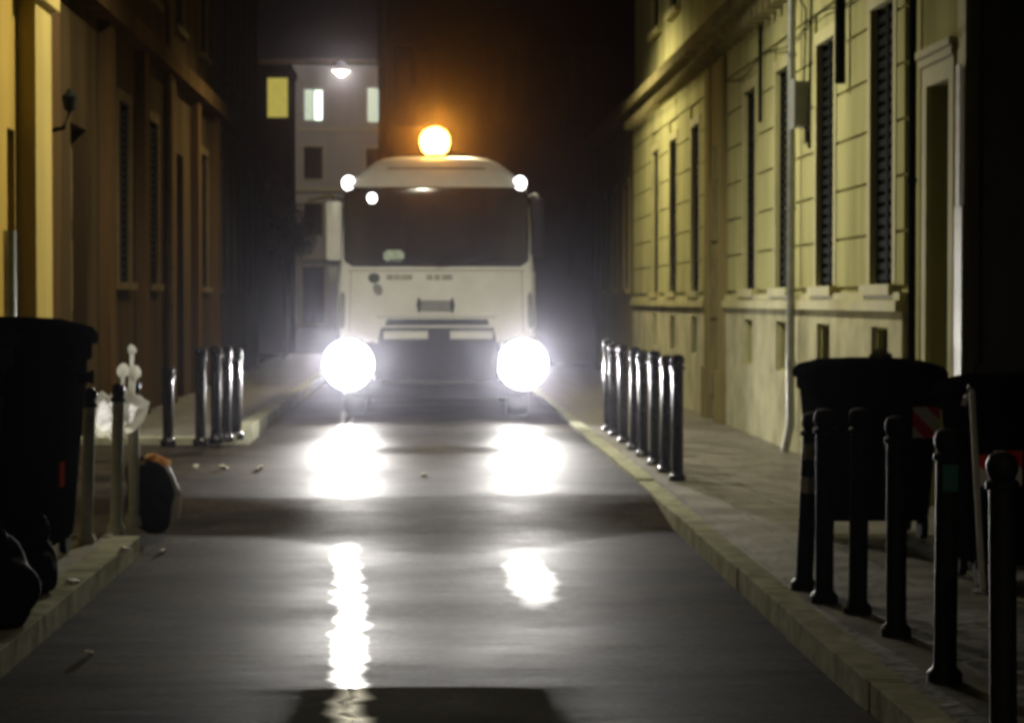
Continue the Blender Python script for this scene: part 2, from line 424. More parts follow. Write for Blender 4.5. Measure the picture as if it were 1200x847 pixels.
# ------------------------------------------------------------------ right side: the lit cream palazzo
XR = 3.44
FR = Facade(lambda u, d, z: (XR - d, u, z))
def yr(px): return XR * F / (px - 500)
Y0, Y1, ZT = 15.05, 39.4, 11.5
pal = thing('palazzo', 'yellow lit cream palazzo with tall dark windows along the right pavement', 'building', (XR, Y0, 0.0))
pal.location = (0, 0, 0)
wy = [17.85, 20.4, 22.85, 25.2, 30.3, 33.0, 35.6]
wins = [(y - .45, y + .45, 1.62, 3.72) for y in wy]
lows = [(y - .28, y + .28, .84, 1.28) for y in wy]
up = [(y - .5, y + .5, 5.5, 7.7) for y in wy + [28.0]]
door = (15.50, 16.20, .1, 2.95)
holes = wins + lows + up + [door]
bm = NB(); FR.wall(bm, Y0, Y1, .0, ZT, holes, .26, 8)
obj('wall', bm, 'ochre', pal)
# rusticated courses: raised blocks with open joints, cut round the windows
def spans(u0, u1, cuts):
    out = []; a = u0
    for c0, c1 in sorted(cuts):
        if c0 > a: out.append((a, c0))
        a = max(a, c1)
    if a < u1: out.append((a, u1))
    return out
for S0, S1 in ((17.0, 27.1), (28.95, Y1)):
    bm = NB(); z = 1.60
    while z < 4.05:
        cuts = [(h[0] - .13, h[1] + .13) for h in wins if z < h[3] + .13 and z + .385 > h[2] - .01]
        for a, b in spans(S0, S1, [c_ for c_ in cuts if c_[0] > S0 and c_[1] < S1]):
            n = max(1, round((b - a) / 1.1))
            for i in range(n):
                p = a + (b - a) * i / n; q_ = a + (b - a) * (i + 1) / n
                FR.box(bm, p + (.0 if i == 0 else .007), q_ - (.0 if i == n - 1 else .007), .001, .028, z + .012, z + .388)
        z += .4
    obj('rusticated_facing', bm, 'ochre', pal)
# plinth, string courses, cornice
for a, b in spans(17.0, Y1, [(27.1, 28.95)]):
    bm = NB()
    for p, q_ in spans(a, b, [(h[0] - .05, h[1] + .05) for h in lows if h[0] > a and h[1] < b]):
        FR.box(bm, p, q_, .001, .04, .09, 1.42)
    for h in lows:
        if h[0] > a and h[1] < b:
            FR.box(bm, h[0] - .05, h[1] + .05, .001, .04, .09, .82); FR.box(bm, h[0] - .05, h[1] + .05, .001, .04, 1.30, 1.42)
    obj('plinth', bm, 'ochre_low', pal)
bm = NB(); FR.box(bm, 17.0, 27.08, .001, .09, 1.42, 1.50); FR.box(bm, 17.0, 27.08, .001, .06, 1.50, 1.56)
FR.box(bm, 28.97, Y1, .001, .09, 1.42, 1.50); FR.box(bm, 28.97, Y1, .001, .06, 1.50, 1.56)
obj('string_course', bm, 'frame', pal)
bm = NB(); FR.box(bm, Y0, Y1 + .1, .001, .13, 4.42, 4.55); FR.box(bm, Y0, Y1 + .15, .001, .24, 4.55, 4.70); FR.box(bm, Y0, Y1 + .15, .001, .17, 4.70, 4.76)
y = Y0 + .2
while y < Y1: FR.box(bm, y, y + .13, .001, .19, 4.30, 4.419); y += .42
obj('cornice', bm, 'cornice', pal)
bm = NB(); FR.box(bm, Y0, Y1 + .3, .001, .5, ZT - .3, ZT); FR.box(bm, Y0, Y1 + .2, .001, .3, ZT - .55, ZT - .3)
obj('eaves', bm, 'cornice', pal)
for h in wins: FR.window(pal, *h, 'shutter', 'frame', .11)
for h in lows: FR.window(pal, *h, 'grille', None)
for h in up: FR.window(pal, *h, 'shutter', 'frame', .14)
# brown entrance bay at y 28
bm = NB()
for a in (27.1, 28.45):
    FR.box(bm, a, a + .5, .001, .07, .09, 4.29); FR.box(bm, a - .0, a + .5, .071, .11, .09, .7)
FR.box(bm, 27.6, 28.45, .001, .05, 3.3, 4.29)
obj('portal_pilasters', bm, 'portal', pal)
bm = NB()
FR.box(bm, 27.61, 28.44, .004, .05, .12, 3.29)
for z in (.4, 1.3, 2.2): FR.box(bm, 27.7, 28.0, .05, .075, z, z + .7); FR.box(bm, 28.05, 28.35, .05, .075, z, z + .7)
obj('door', bm, 'cornice', pal)
# near doorway with mouldings
bm = NB()
FR.box(bm, 15.36, 15.50, 0.001, .04, .1, 3.09); FR.box(bm, 16.20, 16.34, 0.001, .04, .1, 3.09); FR.box(bm, 15.50, 16.20, 0.001, .04, 2.95, 3.09)
FR.box(bm, 15.34, 16.36, .001, .06, 3.09, 3.15); FR.box(bm, 15.32, 16.38, .001, .08, 3.15, 3.20)
obj('door_surround', bm, 'frame', pal)
bm = NB(); FR.box(bm, 15.502, 16.198, -.24, -.2, .11, 2.948)
for z in (.3, 1.2, 2.1): FR.box(bm, 15.58, 15.82, -.199, -.17, z, z + .75); FR.box(bm, 15.88, 16.12, -.199, -.17, z, z + .75)
do = obj('door', bm, 'shutter', pal)
bm = NB(); blob(bm, FR.P(15.85, -.155, 1.15), .03, .03, .03, 0, 2); obj('handle', bm, 'metal', do, True)
bm = NB()
FR.box(bm, 15.055, 15.28, .001, .03, .1, 4.29)
obj('end_pilaster', bm, 'frame', pal)
# pipes, cables and box
def pipe(name, ypos, z0, z1, r, m, off=.1, parent=pal, fac=FR, kink=True):
    bm = NB(); pts = [fac.P(ypos, off, z1), fac.P(ypos, off, z0 + .25), fac.P(ypos, off + (.05 if kink else 0), z0)]
    tube(bm, pts, r, 12)
    zz = z0 + .8
    while zz < z1:
        lathe(bm, [(r * 1.25, 0), (r * 1.25, .03)], 12, fac.P(ypos, off, zz)); zz += 1.4
    return obj(name, bm, m, parent, True)
pipe('drainpipe', 21.7, .12, 11, .038, 'zinc', .12)
pipe('drainpipe', 16.6, .12, 11, .028, 'shutter', .05)
bm = NB(); FR.box(bm, 15.06, 15.27, .0305, .05, .12, 2.1); FR.box(bm, 15.08, 15.2, .05, .06, 2.1, 3.0); obj('pipe_casing', bm, 'casing', pal)
pipe('wall_pipe', 19.25, 3.25, 11, .045, 'shutter', .10, kink=False)
pipe('wall_pipe', 20.9 + 3.2, 3.3, 4.28, .02, 'shutter', .07, kink=False)
bm = NB(); FR.box(bm, 21.2, 21.5, .03, .16, 3.05, 3.45); FR.box(bm, 21.17, 21.53, .16, .175, 3.03, 3.47)
jb = obj('junction_box', bm, 'truckgrey', pal)
bm = NB(); tube(bm, [FR.P(21.35, .06, 3.45), FR.P(21.32, .05, 4.1), FR.P(21.4, .28, 4.5), FR.P(21.35, .3, 4.9), FR.P(21.3, .05, 5.3)],   .009, 6)
tube(bm, [FR.P(21.25, .06, 3.05), FR.P(21.15, .045, 2.85), FR.P(21.05, .045, 4.2)], .012, 6); obj('cable', bm, 'shutter', pal)
bm = NB()
tube(bm, [FR.P(y_, .05, 3.93 + .05 * math.sin(y_ * 1.9)) for y_ in frange(17, 27, .4)], .007, 6); obj('cable', bm, 'shutter', pal)

# dark building nearer the camera on the right
FD = Facade(lambda u, d, z: (XR + .05 - d, u, z))
dk = thing('dark_building', 'unlit dark stone building at the right edge, nearer than the lit palazzo', 'building')
dh = [(8.4, 9.4, .1, 3.1), (11.3, 12.3, 1.7, 3.8), (5.3, 6.3, 1.7, 3.8)]
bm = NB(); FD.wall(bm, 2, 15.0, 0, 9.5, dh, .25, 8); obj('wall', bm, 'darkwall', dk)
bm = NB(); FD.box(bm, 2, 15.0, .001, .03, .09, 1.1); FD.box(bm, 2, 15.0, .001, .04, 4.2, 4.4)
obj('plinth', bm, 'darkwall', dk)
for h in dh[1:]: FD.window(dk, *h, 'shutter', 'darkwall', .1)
bm = NB(); FD.box(bm, 8.402, 9.398, -.2, -.15, .11, 3.09); obj('door', bm, 'shutter', dk)

# lower duller building past the palazzo
FN = Facade(lambda u, d, z: (XR + .05 - d, u, z))
nb = thing('low_building', 'dim ochre building beyond the lit palazzo on the right side', 'building')
nh = [(y - .5, y + .5, 1.7, 3.5) for y in (41.5, 44.2, 46.9)]
bm = NB(); FN.wall(bm, 39.42, 49.5, 0, 4.6, nh, .25, 8); obj('wall', bm, 'portal', nb)
for h in nh: FN.window(nb, *h, 'shutter', 'portal', .1)
bm = NB(); FN.box(bm, 39.42, 49.6, .001, .25, 4.6, 4.78); obj('cornice', bm, 'cornice', nb)
# dark block that closes the street on the right where it bends left
FB = Facade(lambda u, d, z: (u, 52.0 - d, z))
cb = thing('dark_corner_building', 'tall unlit building closing the street behind the truck', 'building')
xl = at(443, 200, 52).x
ch = [(xl + .35 + i * 1.9, xl + 1.2 + i * 1.9, z0, z0 + 1.7) for i in range(5) for z0 in (2.0, 5.3, 8.6)]
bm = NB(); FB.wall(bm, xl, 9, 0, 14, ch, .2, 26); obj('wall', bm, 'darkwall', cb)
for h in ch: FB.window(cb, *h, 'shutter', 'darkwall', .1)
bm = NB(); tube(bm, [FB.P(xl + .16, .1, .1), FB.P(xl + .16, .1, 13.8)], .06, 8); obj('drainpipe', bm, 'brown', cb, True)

# ------------------------------------------------------------------ left side
XL = -3.4
FL = Facade(lambda u, d, z: (XL + d, u, z))
def yl(px): return XL * F / (px - 500)
A = thing('orange_building', 'orange yellow building catching lamp light at the left edge', 'building')
ah = [(19.55, 19.9, .15, 2.9), (12.2, 13.2, 1.6, 3.6), (15.4, 16.4, .1, 3.1), (17.5, 18.5, 5.2, 7.2), (12.2, 13.2, 5.2, 7.2)]
bm = NB(); FL.wall(bm, 2, 21.1, 0, 10.5, ah, .2, 7); obj('wall', bm, 'orange', A)
bm = NB(); FL.box(bm, 20.0, 20.85, .001, .16, .1, 4.0); FL.box(bm, 19.95, 20.9, .161, .20, .1, .6); FL.box(bm, 19.93, 20.95, .001, .22, 4.0, 4.18); obj('pilaster', bm, 'paleyel', A)
bm = NB(); FL.box(bm, 2, 21.1, .001, .14, 4.35, 4.6); FL.box(bm, 2, 19.4, .001, .05, .1, 1.0); obj('string_course', bm, 'orange', A)
for h in (ah[1], ah[3], ah[4]): FL.window(A, *h, 'shutter', 'paleyel', .1)
for h in (ah[0], ah[2]):
    bm = NB(); FL.box(bm, h[0] + .002, h[1] - .002, -.18, -.14, h[2] + .002, h[3] - .002); obj('door', bm, 'brown2', A)
bm = NB(); tube(bm, [FL.P(18.95, .12, 2.05), FL.P(18.95, .12, .2)], .05, 10); obj('drainpipe', bm, 'zinc', A, True)
bm = NB(); tube(bm, [FL.P(21.0, .02, 2.95), FL.P(20.95, .25, 3.0), FL.P(20.95, .3, 3.15)], .02, 8)
lathe(bm, [(.02, 0), (.05, .02), (.07, .13), (.03, .17), (.01, .2)], 10, FL.P(20.95, .3, 3.14)); obj('wall_bracket', bm, 'shutter', A, True)

B = thing('brown_building', 'dark brown building with tall shutters along the left pavement', 'building')
bh = [(23.0, 24.1, .16, 3.2), (26.4, 27.4, 1.7, 3.7), (29.2, 30.2, 1.7, 3.7), (32.2, 33.6, .16, 3.5), (36.0, 37.1, 1.7, 3.7)]
bh2 = [(y - .55, y + .55, 5.2, 7.4) for y in (23.5, 26.9, 29.7, 32.9, 36.5)]
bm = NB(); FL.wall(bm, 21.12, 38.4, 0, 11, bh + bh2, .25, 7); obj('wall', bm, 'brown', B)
for y in (21.14, 25.0, 28.1, 31.1, 34.6, 37.9):
    bm = NB(); FL.box(bm, y, y + .45, .001, .12, .1, 4.4); obj('pilaster', bm, 'brown2', B)
bm = NB(); FL.box(bm, 21.12, 38.4, .001, .22, 4.4, 4.62); obj('cornice', bm, 'brown2', B)
for h in bh[1:3] + [bh[4]] + bh2: FL.window(B, *h, 'shutter', 'beige', .12)
for h in (bh[0], bh[3]):
    bm = NB(); FL.box(bm, h[0] + .002, h[1] - .002, -.2, -.15, h[2], h[3] - .002)
    for zz in (.5, 1.4, 2.3): FL.box(bm, h[0] + .15, h[1] - .15, -.149, -.12, zz, zz + .7)
    obj('door', bm, 'beige', B)
bm = NB(); tube(bm, [FL.P(30.9, .1, .2), FL.P(30.9, .1, 10)], .05, 8); obj('drainpipe', bm, 'beige', B, True)

G = thing('grey_building', 'dim grey building beyond the brown one on the left', 'building')
gh = [(y - .5, y + .5, z0, z0 + 2.0) for y in (40.3, 43.2, 46.1) for z0 in (1.7, 5.2)]
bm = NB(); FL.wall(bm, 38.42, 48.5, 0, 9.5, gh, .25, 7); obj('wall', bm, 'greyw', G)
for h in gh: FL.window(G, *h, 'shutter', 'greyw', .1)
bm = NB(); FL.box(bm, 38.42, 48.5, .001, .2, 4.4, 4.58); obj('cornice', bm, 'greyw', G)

FY = Facade(lambda u, d, z: (u, 62.0 - d, z))
D_ = thing('yellow_glow_building', 'narrow dark house with a glowing yellow patch at the top, far left of the truck', 'building')
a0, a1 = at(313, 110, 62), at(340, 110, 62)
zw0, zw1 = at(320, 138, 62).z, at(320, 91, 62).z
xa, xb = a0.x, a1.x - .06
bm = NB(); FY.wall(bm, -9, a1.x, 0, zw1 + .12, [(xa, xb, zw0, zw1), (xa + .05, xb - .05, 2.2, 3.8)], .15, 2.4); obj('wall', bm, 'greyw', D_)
bm = NB(); FY.box(bm, xa + .002, xb - .002, -.14, -.11, zw0 + .002, zw1 - .002); wo = obj('window', bm, 'yelglow', D_)  # added glowing panel stands in for a lamplit patch of wall
bm = NB(); FY.box(bm, xa - .04, xb + .04, .001, .08, zw0 - .12, zw0); obj('frame', bm, 'brown', wo)
FY.window(D_, xa + .05, xb - .05, 2.2, 3.8, 'shutter', 'greyw', .06, rev=.15)
bm = NB(); FY.box(bm, -9, a1.x + .05, -2.4, .3, zw1 + .121, zw1 + .3); obj('roof', bm, 'darkwall', D_)

# the lit building at the far end
YF = 120.0
FF = Facade(lambda u, d, z: (u, YF - d, z))
fb = thing('far_building', 'pinkish lamplit apartment building with lit windows at the street end', 'building')
def fp(px, py): p = at(px, py, YF); return p.x, p.z
zt = fp(400, 77)[1]
def rect(x0, x1, y0, y1): return (fp(x0, 0)[0], fp(x1, 0)[0], fp(0, y1)[1], fp(0, y0)[1])
def rect_(x0, x1, y0, y1):
    return (at(x0, 200, YF).x, at(x1, 200, YF).x, at(400, y1, YF).z, at(400, y0, YF).z)
lit = [rect_(356, 378, 104, 141), rect_(430, 452, 102, 143)]
drk = [rect_(356, 378, 172, 210), rect_(429, 451, 174, 212), rect_(356, 378, 238, 276), rect_(429, 451, 238, 276), rect_(354, 380, 312, 380)]
bm = NB(); FF.wall(bm, -11, 4, 0, zt, lit + drk, .3, 12); obj('wall', bm, 'farw', fb)
for h in lit:
    bm = NB(); FF.box(bm, h[0] + .01, h[1] - .01, -.28, -.24, h[2] + .01, h[3] - .01); wo = obj('window', bm, 'litwin', fb); wo['label'] = 'bright lit window'
    bm = NB(); mid = (h[0] + h[1]) / 2
    FF.box(bm, mid - .05, mid + .05, -.239, -.19, h[2] + .01, h[3] - .01); FF.box(bm, h[0], h[0] + .07, -.239, -.19, h[2] + .01, h[3] - .01)
    FF.box(bm, h[0] + .07, h[1], -.239, -.19, h[3] - .08, h[3] - .01); obj('frame', bm, 'white', wo)
    bm = NB(); FF.box(bm, h[0] + .08, mid - .06, -.235, -.22, h[2] + .02, h[3] - .1); obj('curtain', bm, 'curtain', wo)
for h in drk: FF.window(fb, *h, 'shutter', 'fartrim', .12, rev=.3)
bm = NB(); z_ = at(400, 152, YF).z; FF.box(bm, -11, 4, .001, .2, z_ - .12, z_ + .1); z_ = at(400, 222, YF).z; FF.box(bm, -11, 4, .001, .2, z_ - .12, z_ + .1)
z_ = at(400, 300, YF).z; FF.box(bm, -11, 4, .001, .25, z_ - .2, z_ + .1); obj('string_course', bm, 'fartrim', fb)
bm = NB(); FF.box(bm, -11.3, 4.3, -12, .6, zt + .001, zt + .25); obj('roof', bm, 'brown', fb)

# ------------------------------------------------------------------ street lamps
def hang_lamp(name, label, loc, W, col, span, r=.16, cat='street lamp', scale=1.0, cone=152):
    t = thing(name, label, cat, loc)
    bm = NB(); lathe(bm, [(.03, .34), (.10, .32), (.16, .22), (.30, .08), (.32, .0), (.27, -.01), (.25, .03), (.05, .05)], 24); hd = obj('lamp_shade', bm, 'truckgrey', t, True); hd.scale = (scale,) * 3
    bm = NB(); blob(bm, (0, 0, -.02), .15, .15, .12, 0, 3); g = obj('lamp_glass', bm, 'lampglow', t, True); g.scale = (scale,) * 3
    bm = NB(); tube(bm, [(span[0], 0, .9), (span[0] * .5, 0, .55), (0, 0, .36), (span[1] * .5, 0, .55), (span[1], 0, .9)], .012, 6); obj('cable', bm, 'shutter', t)
    ld = bpy.data.lights.new(name + '_light', 'SPOT' if cone < 180 else 'POINT'); ld.energy = W; ld.color = col; ld.shadow_soft_size = r
    if cone < 180: ld.spot_size = R(cone); ld.spot_blend = .5
    lo = bpy.data.objects.new(name + '_light', ld); C.objects.link(lo); lo.parent = t; lo.location = (0, 0, -.2)
    return t
hang_lamp('hanging_street_lamp', 'sodium street lamp hung on a cable over the road ahead of the truck', (-.4, 21.2, 6.3), STREET_W, (1.0, .93, .70), (XL + .6, XR + .6))
hang_lamp('hanging_street_lamp', 'street lamp hung on a cable above and behind the truck cab', (.6, 34, 6.7), STREET_W * 1.1, (1.0, .86, .5), (XL - .6, XR - .6))
hang_lamp('hanging_street_lamp', 'added lamp hung on a cable behind the camera', (.6, -4, 6.6), STREET_W * .8, (1.0, .86, .6), (XL + .4, XR + .4))  # unseen, added to front-light the bands, stickers and kerb
lp = at(400, 84, 108)
hang_lamp('hanging_street_lamp', 'small bright white lamp high before the far building', lp, 2600, (1.0, .90, .76), (-4, 4), cat='street lamp', scale=1.35, cone=180)

# ------------------------------------------------------------------ small dark tree on the left, beyond the grey building
tb = at(335, 385, 56); tb.z = .1
tr = thing('street_tree', 'small dark leafy tree at the left pavement before the far building', 'tree', tb)
bm = NB(); tube(bm, [(0, 0, 0), (.03, 0, 1.2), (-.04, 0, 2.4), (.02, 0, 3.6)], [.08, .065, .05, .03], 8)
tube(bm, [(-.03, 0, 2.2), (.3, .1, 3.0)], [.04, .015], 6); tube(bm, [(-.03, 0, 2.4), (-.3, -.1, 3.3)], [.04, .015], 6); obj('trunk', bm, 'bark', tr, True)
bm = NB(); rnd = random.Random(3)
for k in range(2600):
    c = rnd.choice([(-.2, 0, 3.7, .38), (.05, 0, 3.3, .5), (.3, 0, 2.8, .42), (-.1, .1, 2.8, .4), (-.25, 0, 4.1, .22)])
    v = Vector((rnd.gauss(0, 1), rnd.gauss(0, 1), rnd.gauss(0, 1))).normalized() * c[3] * rnd.random() ** .4
    p = Vector(c[:3]) + v; a = Vector((rnd.gauss(0, 1), rnd.gauss(0, 1), rnd.gauss(0, 1))).normalized(); b = a.orthogonal().normalized()
    s = rnd.uniform(.035, .07)
    bm.faces.new([bm.verts.new(p + a * s), bm.verts.new(p + b * s * .5), bm.verts.new(p - a * s), bm.verts.new(p - b * s * .5)])
obj('crown', bm, 'leaf', tr)

# ------------------------------------------------------------------ bollards
def bollard(name, label, loc, h=.95, r=.047, bands=0, lean=(0, 0), group=None, rings=True, m='post'):
    t = thing(name, label, 'bollard', loc, 0, group); t.rotation_euler = (lean[0], lean[1], 0)
    bm = NB(); lathe(bm, [(r * 1.5, -.02), (r * 1.5, .03), (r * 1.05, .05), (r, .07), (r, h - .13), (r * .97, h - .12)], 20); obj('post', bm, m, t, True)
    bm = NB(); lathe(bm, [(r * 1.0, h - .12), (r * 1.25, h - .115), (r * 1.25, h - .095), (r * .92, h - .085), (r * 1.18, h - .06), (r * 1.2, h - .035), (r * .95, h - .01), (r * .4, h)], 20)
    obj('cap', bm, m if m == 'dullpost' else 'post', t, True)
    for k in range(bands):
        z = h - .23 - k * .16; bm = NB(); lathe(bm, [(r * 1.02, z), (r * 1.03, z + .075)], 20); obj('white_band', bm, 'white', t, True)
    return t
ORD = ['nearest', 'second', 'third', 'fourth', 'fifth', 'sixth', 'seventh', 'farthest']
b0 = None
for i, px in enumerate([795, 781, 768.5, 755, 744, 732, 721, 713]):
    Y = 1.95 * F / (px - 500); p = (1.95, Y, .1)
    lab = f'black bollard by the right kerb before the truck, {ORD[i]} of the eight in that row'
    if b0 is None: b0 = bollard('bollard', lab, p, .98, .046, group='bollards in the row right of the truck')
    else:
        q_ = dup(b0, p, label=lab); q_.rotation_euler = (random.uniform(-.015, .015), random.uniform(-.02, .02), random.uniform(0, 6)); q_.scale = (1, 1, random.uniform(.97, 1.02))
ORL = ['leftmost and set apart', 'second from the left', 'third from the left', 'fourth from the left', 'rightmost']
b1 = None
for i, (px, py, h) in enumerate([(197, 520, .80), (235, 519, .98), (253, 517, .98), (265, 515, .96), (277, 512, .92)]):
    p = gnd(px, py, .16)
    t = bollard('bollard', f'black bollard on the far left pavement corner, {ORL[i]} of five', (p.x, p.y, .158), h * p.y / 24.5, .05, group='bollards on the far left pavement corner')
NR = [(942, 690, .86, 2, (0.0, .045), 'short black bollard with two white bands, left of the right hand bins'),
      (966, 705, .90, 0, (0, .0), 'plain black bollard directly beside the white banded one'),
      (1005, 718, .92, 0, (0, .01), 'black bollard before the left part of the big wheeled bin'),
      (1050, 744, .92, 0, (0, .0), 'black bollard before the middle of the big wheeled bin'),
      (1107, 797, .93, 0, (0, .01), 'black bollard with teal reflector at the bin corner'),
      (1176, 868, .92, 0, (0, -.01), 'closest black bollard, cut by the bottom right frame edge')]
for px, py, h, bn, ln, lab in NR:
    p = gnd(px, py, .1)
    t = bollard('bollard', lab, (p.x, p.y, .1), h, .043, bn, ln, m='dullpost', group='bollards along the near right kerb')
    if 'teal' in lab:
        bm = NB(); box(bm, -.03, .03, -.051, -.044, .70, .80, .004); obj('reflector', bm, 'refl_t', t)
NL = [(101, 636, .98, (0, .03), 'bollard under the left side of the hanging white bag'),
      (136, 622, .98, (0, .02), 'bollard under the middle of the hanging white bag'),
      (157, 612, .98, (0, .0), 'bollard under the right side of the white bag, beside the black rubbish bag')]
for px, py, h, ln, lab in NL:
    p = gnd(px, py, .1)
    bollard('bollard', 'pale headlamp-lit ' + lab, (p.x, p.y, .1), h * .92, .036, 0, ln, m='white', group='bollards by the left rubbish pile')  # pale paint stands in for headlamp highlights along these posts

# ------------------------------------------------------------------ bins
def dumpster(label, loc, W, D, H, rz=0, wheels=True, stick=(), group=None, big=False, lidh=.12, side=None):
    t = thing('wheeled_bin', label, 'bin', loc, rz, group)
    bm = NB()
    def ring(w_, d_, z, bv=.05):
        pts = []
        for sx, sy in ((1, 1), (-1, 1), (-1, -1), (1, -1)):
            for a in (0, 30, 60, 90):
                base = {(1, 1): 0, (-1, 1): 90, (-1, -1): 180, (1, -1): 270}[(sx, sy)]
                an = R(base + a); pts.append(bm.verts.new((sx * (w_ / 2 - bv) + bv * math.cos(an), sy * (d_ / 2 - bv) + bv * math.sin(an), z)))
        return pts
    rs = [ring(W * .80, D * .78, .11), ring(W * .82, D * .80, .16), ring(W * .95, D * .93, H * .80), ring(W * .95, D * .93, H * .82), ring(W * 1.0, D * 1.0, H * .83), ring(W, D, H * .89)]
    for a, b in zip(rs, rs[1:]):
        for i in range(16): bm.faces.new((a[i], a[(i + 1) % 16], b[(i + 1) % 16], b[i]))
    bm.faces.new(rs[0]); bm.faces.new(rs[-1])
    # vertical ribs on the front
    for k in range(-2, 3):
        xx = k * W * .19
        if abs(k) == 2 and stick: continue
        box(bm, xx - .012, xx + .012, -D * .43, -D * .395, .2, H * .5)
    obj('body', bm, 'binp', t, True)
    bm = NB()
    rs = [ring(W * 1.05, D * 1.06, H * .892), ring(W * 1.06, D * 1.08, H * .93), ring(W * 1.0, D * 1.0, H * .965), ring(W * .7, D * .7, H * 1.0), ring(W * .3, D * .3, H * 1.01)]
    for a, b in zip(rs, rs[1:]):
        for i in range(16): bm.faces.new((a[i], a[(i + 1) % 16], b[(i + 1) % 16], b[i]))
    bm.faces.new(rs[0]); bm.faces.new(rs[-1]); lid = obj('lid', bm, 'binlid', t, True)
    for s in (-1, 1):
        bm = NB(); tube(bm, [(s * W * .30, -D * .52, H * .93), (s * W * .28, -D * .60, H * .95), (s * W * .12, -D * .60, H * .95), (s * W * .10, -D * .52, H * .93)], .014, 8)
        obj('handle', bm, 'binlid', lid, True)
    for sx in (-1, 1):
        for sy in (-1, 1):
            bm = NB(); lathe(bm, [(.03, -.022), (.08, -.02), (.085, 0), (.08, .02), (.03, .022)], 16, (sx * W * .36, sy * D * .33, .085), 'x')
            box(bm, sx * W * .36 - .03, sx * W * .36 + .03, sy * D * .33 - .02, sy * D * .33 + .02, .09, .16); obj('wheel', bm, 'tyre', t, True)
    if big:
        for s in (-1, 1):
            bm = NB(); lathe(bm, [(.03, 0), (.03, s * .07), (.04, s * .07), (.04, s * .08)], 12, (s * W * .49, 0, H * .76), 'x'); obj('lifting_pin', bm, 'binp', t, True)
    for (x, z, sw, sh) in stick:
        # sticker lies on the sloping front: placed a few mm proud
        bm = NB(); k = (z - .16) / (H * .80 - .16); yf = -D * (.80 + .13 * k) / 2 - .004
        k2 = (z + sh - .16) / (H * .80 - .16); yf2 = -D * (.80 + .13 * k2) / 2 - .004
        v = [bm.verts.new(q) for q in ((x, yf, z), (x + sw, yf, z), (x + sw, yf2, z + sh), (x, yf2, z + sh))]
        bm.faces.new(v); obj('reflective_sticker', bm, 'stripe', t)
    if side:
        s, y, z, m = side; k = (z - .16) / (H * .80 - .16)
        bm = NB(); xs = s * (W * (.82 + .13 * k) / 2 + .002); box(bm, min(xs, xs + s * .012), max(xs, xs + s * .012), y, y + .16, z, z + .13, .003); obj('side_reflector', bm, m, t)
    return t
def bin_px(label, px0, px1, pyb, H, D, stick=(), **k):
    p0 = gnd(px0, pyb, .1); p1 = gnd(px1, pyb, .1); y = (p0.y + p1.y) / 2
    return dumpster(label, ((p0.x + p1.x) / 2, y + D / 2, .1), (p1.x - p0.x), D, H, stick=stick, **k)
r1 = bin_px('dark wheeled bin with white paper on its lid, behind the row of bollards', 953, 1108, 634, 1.05, .72, stick=((.20, .60, .16, .18),), group='rubbish bins on the right pavement')
r2 = bin_px('dark wheeled bin at the right frame edge behind the grey pole', 1128, 1318, 690, 1.03, .66, stick=((-.33, .50, .10, .15), (-.24, .50, .14, .17)), group='rubbish bins on the right pavement')
lB = dumpster('big dark dumpster with an orange side reflector, beside the white bag', (-2.36, 12.9, .1), 1.0, 1.05, 1.30, rz=0, big=True, group='rubbish dumpsters on the left pavement', side=(1, -.35, .42, 'refl_o'))
lA = dumpster('big dark dumpster at the left frame edge, closest to the camera', (-2.42, 10.5, .1), 1.05, 1.3, 1.33, rz=R(1.5), big=True, group='rubbish dumpsters on the left pavement')

# ------------------------------------------------------------------ bags and litter
def crumple(name, label, cat, c, s, m, seed, sub=2, rough=.5, group=None, flat=False):
    t = NB(); blob(t, (0, 0, s[2]), *s, rough, sub, seed); o = obj(name, t, m, None, not flat, c); return tag(o, label, cat, group)
c = at(1033, 424, r1.location.y - .15)
crumple('crumpled_paper', 'white crumpled paper lying on the right bin lid', 'litter', (c.x, c.y, .1 + 1.05 * 1.008), (.055, .05, .026), 'litter', 4)
# hanging white bag lit by the headlamps
bc = at(141, 488, 14.9)
opx_scale = 1.12
bg_ = thing('plastic_bag', 'white plastic bag slumped over the left bollard tops', 'bag', bc)
opx = [(107, 500), (111, 480), (116, 466), (122, 461), (128, 469), (135, 457), (147, 461), (158, 465), (172, 473), (169, 484), (165, 493), (156, 503), (147, 507), (141, 516), (135, 518), (128, 508), (118, 510)]
ol = [(at(a_, b_, 14.9) - bc) * opx_scale for a_, b_ in opx]
bm = NB(); rnd = random.Random(11); NR_ = 7; fr = []; bk = []
for k in range(NR_):
    f_ = k / (NR_ - 1); dep = .10 * math.sqrt(max(0, 1 - f_ ** 2))
    ra, rb = [], []
    N_ = len(ol) * 3
    for i in range(N_):
        p0, p1 = ol[i // 3], ol[(i // 3 + 1) % len(ol)]; p = p0.lerp(p1, (i % 3) / 3) * max(f_, .03)
        j = .022 * math.sin(i * .9 + k * 1.3) * (1 - f_ * .6) + rnd.uniform(-.012, .012)
        ra.append(bm.verts.new((p.x, -dep + j, p.z))); rb.append(bm.verts.new((p.x, dep + j + .004, p.z)))
    fr.append(ra); bk.append(rb)
for g in (fr, bk[4:]):
    for q0, q1 in zip(g, g[1:]):
        for i in range(N_): bm.faces.new((q0[i], q0[(i + 1) % N_], q1[(i + 1) % N_], q1[i]))
    if g is fr: bm.faces.new(g[0])
for v_ in [v_ for r_ in bk[:4] for v_ in r_]: bm.verts.remove(v_)
for i in range(N_): bm.faces.new((fr[-1][i], fr[-1][(i + 1) % N_], bk[-1][(i + 1) % N_], bk[-1][i]))
obj('bag_body', bm, 'bag', bg_, True)
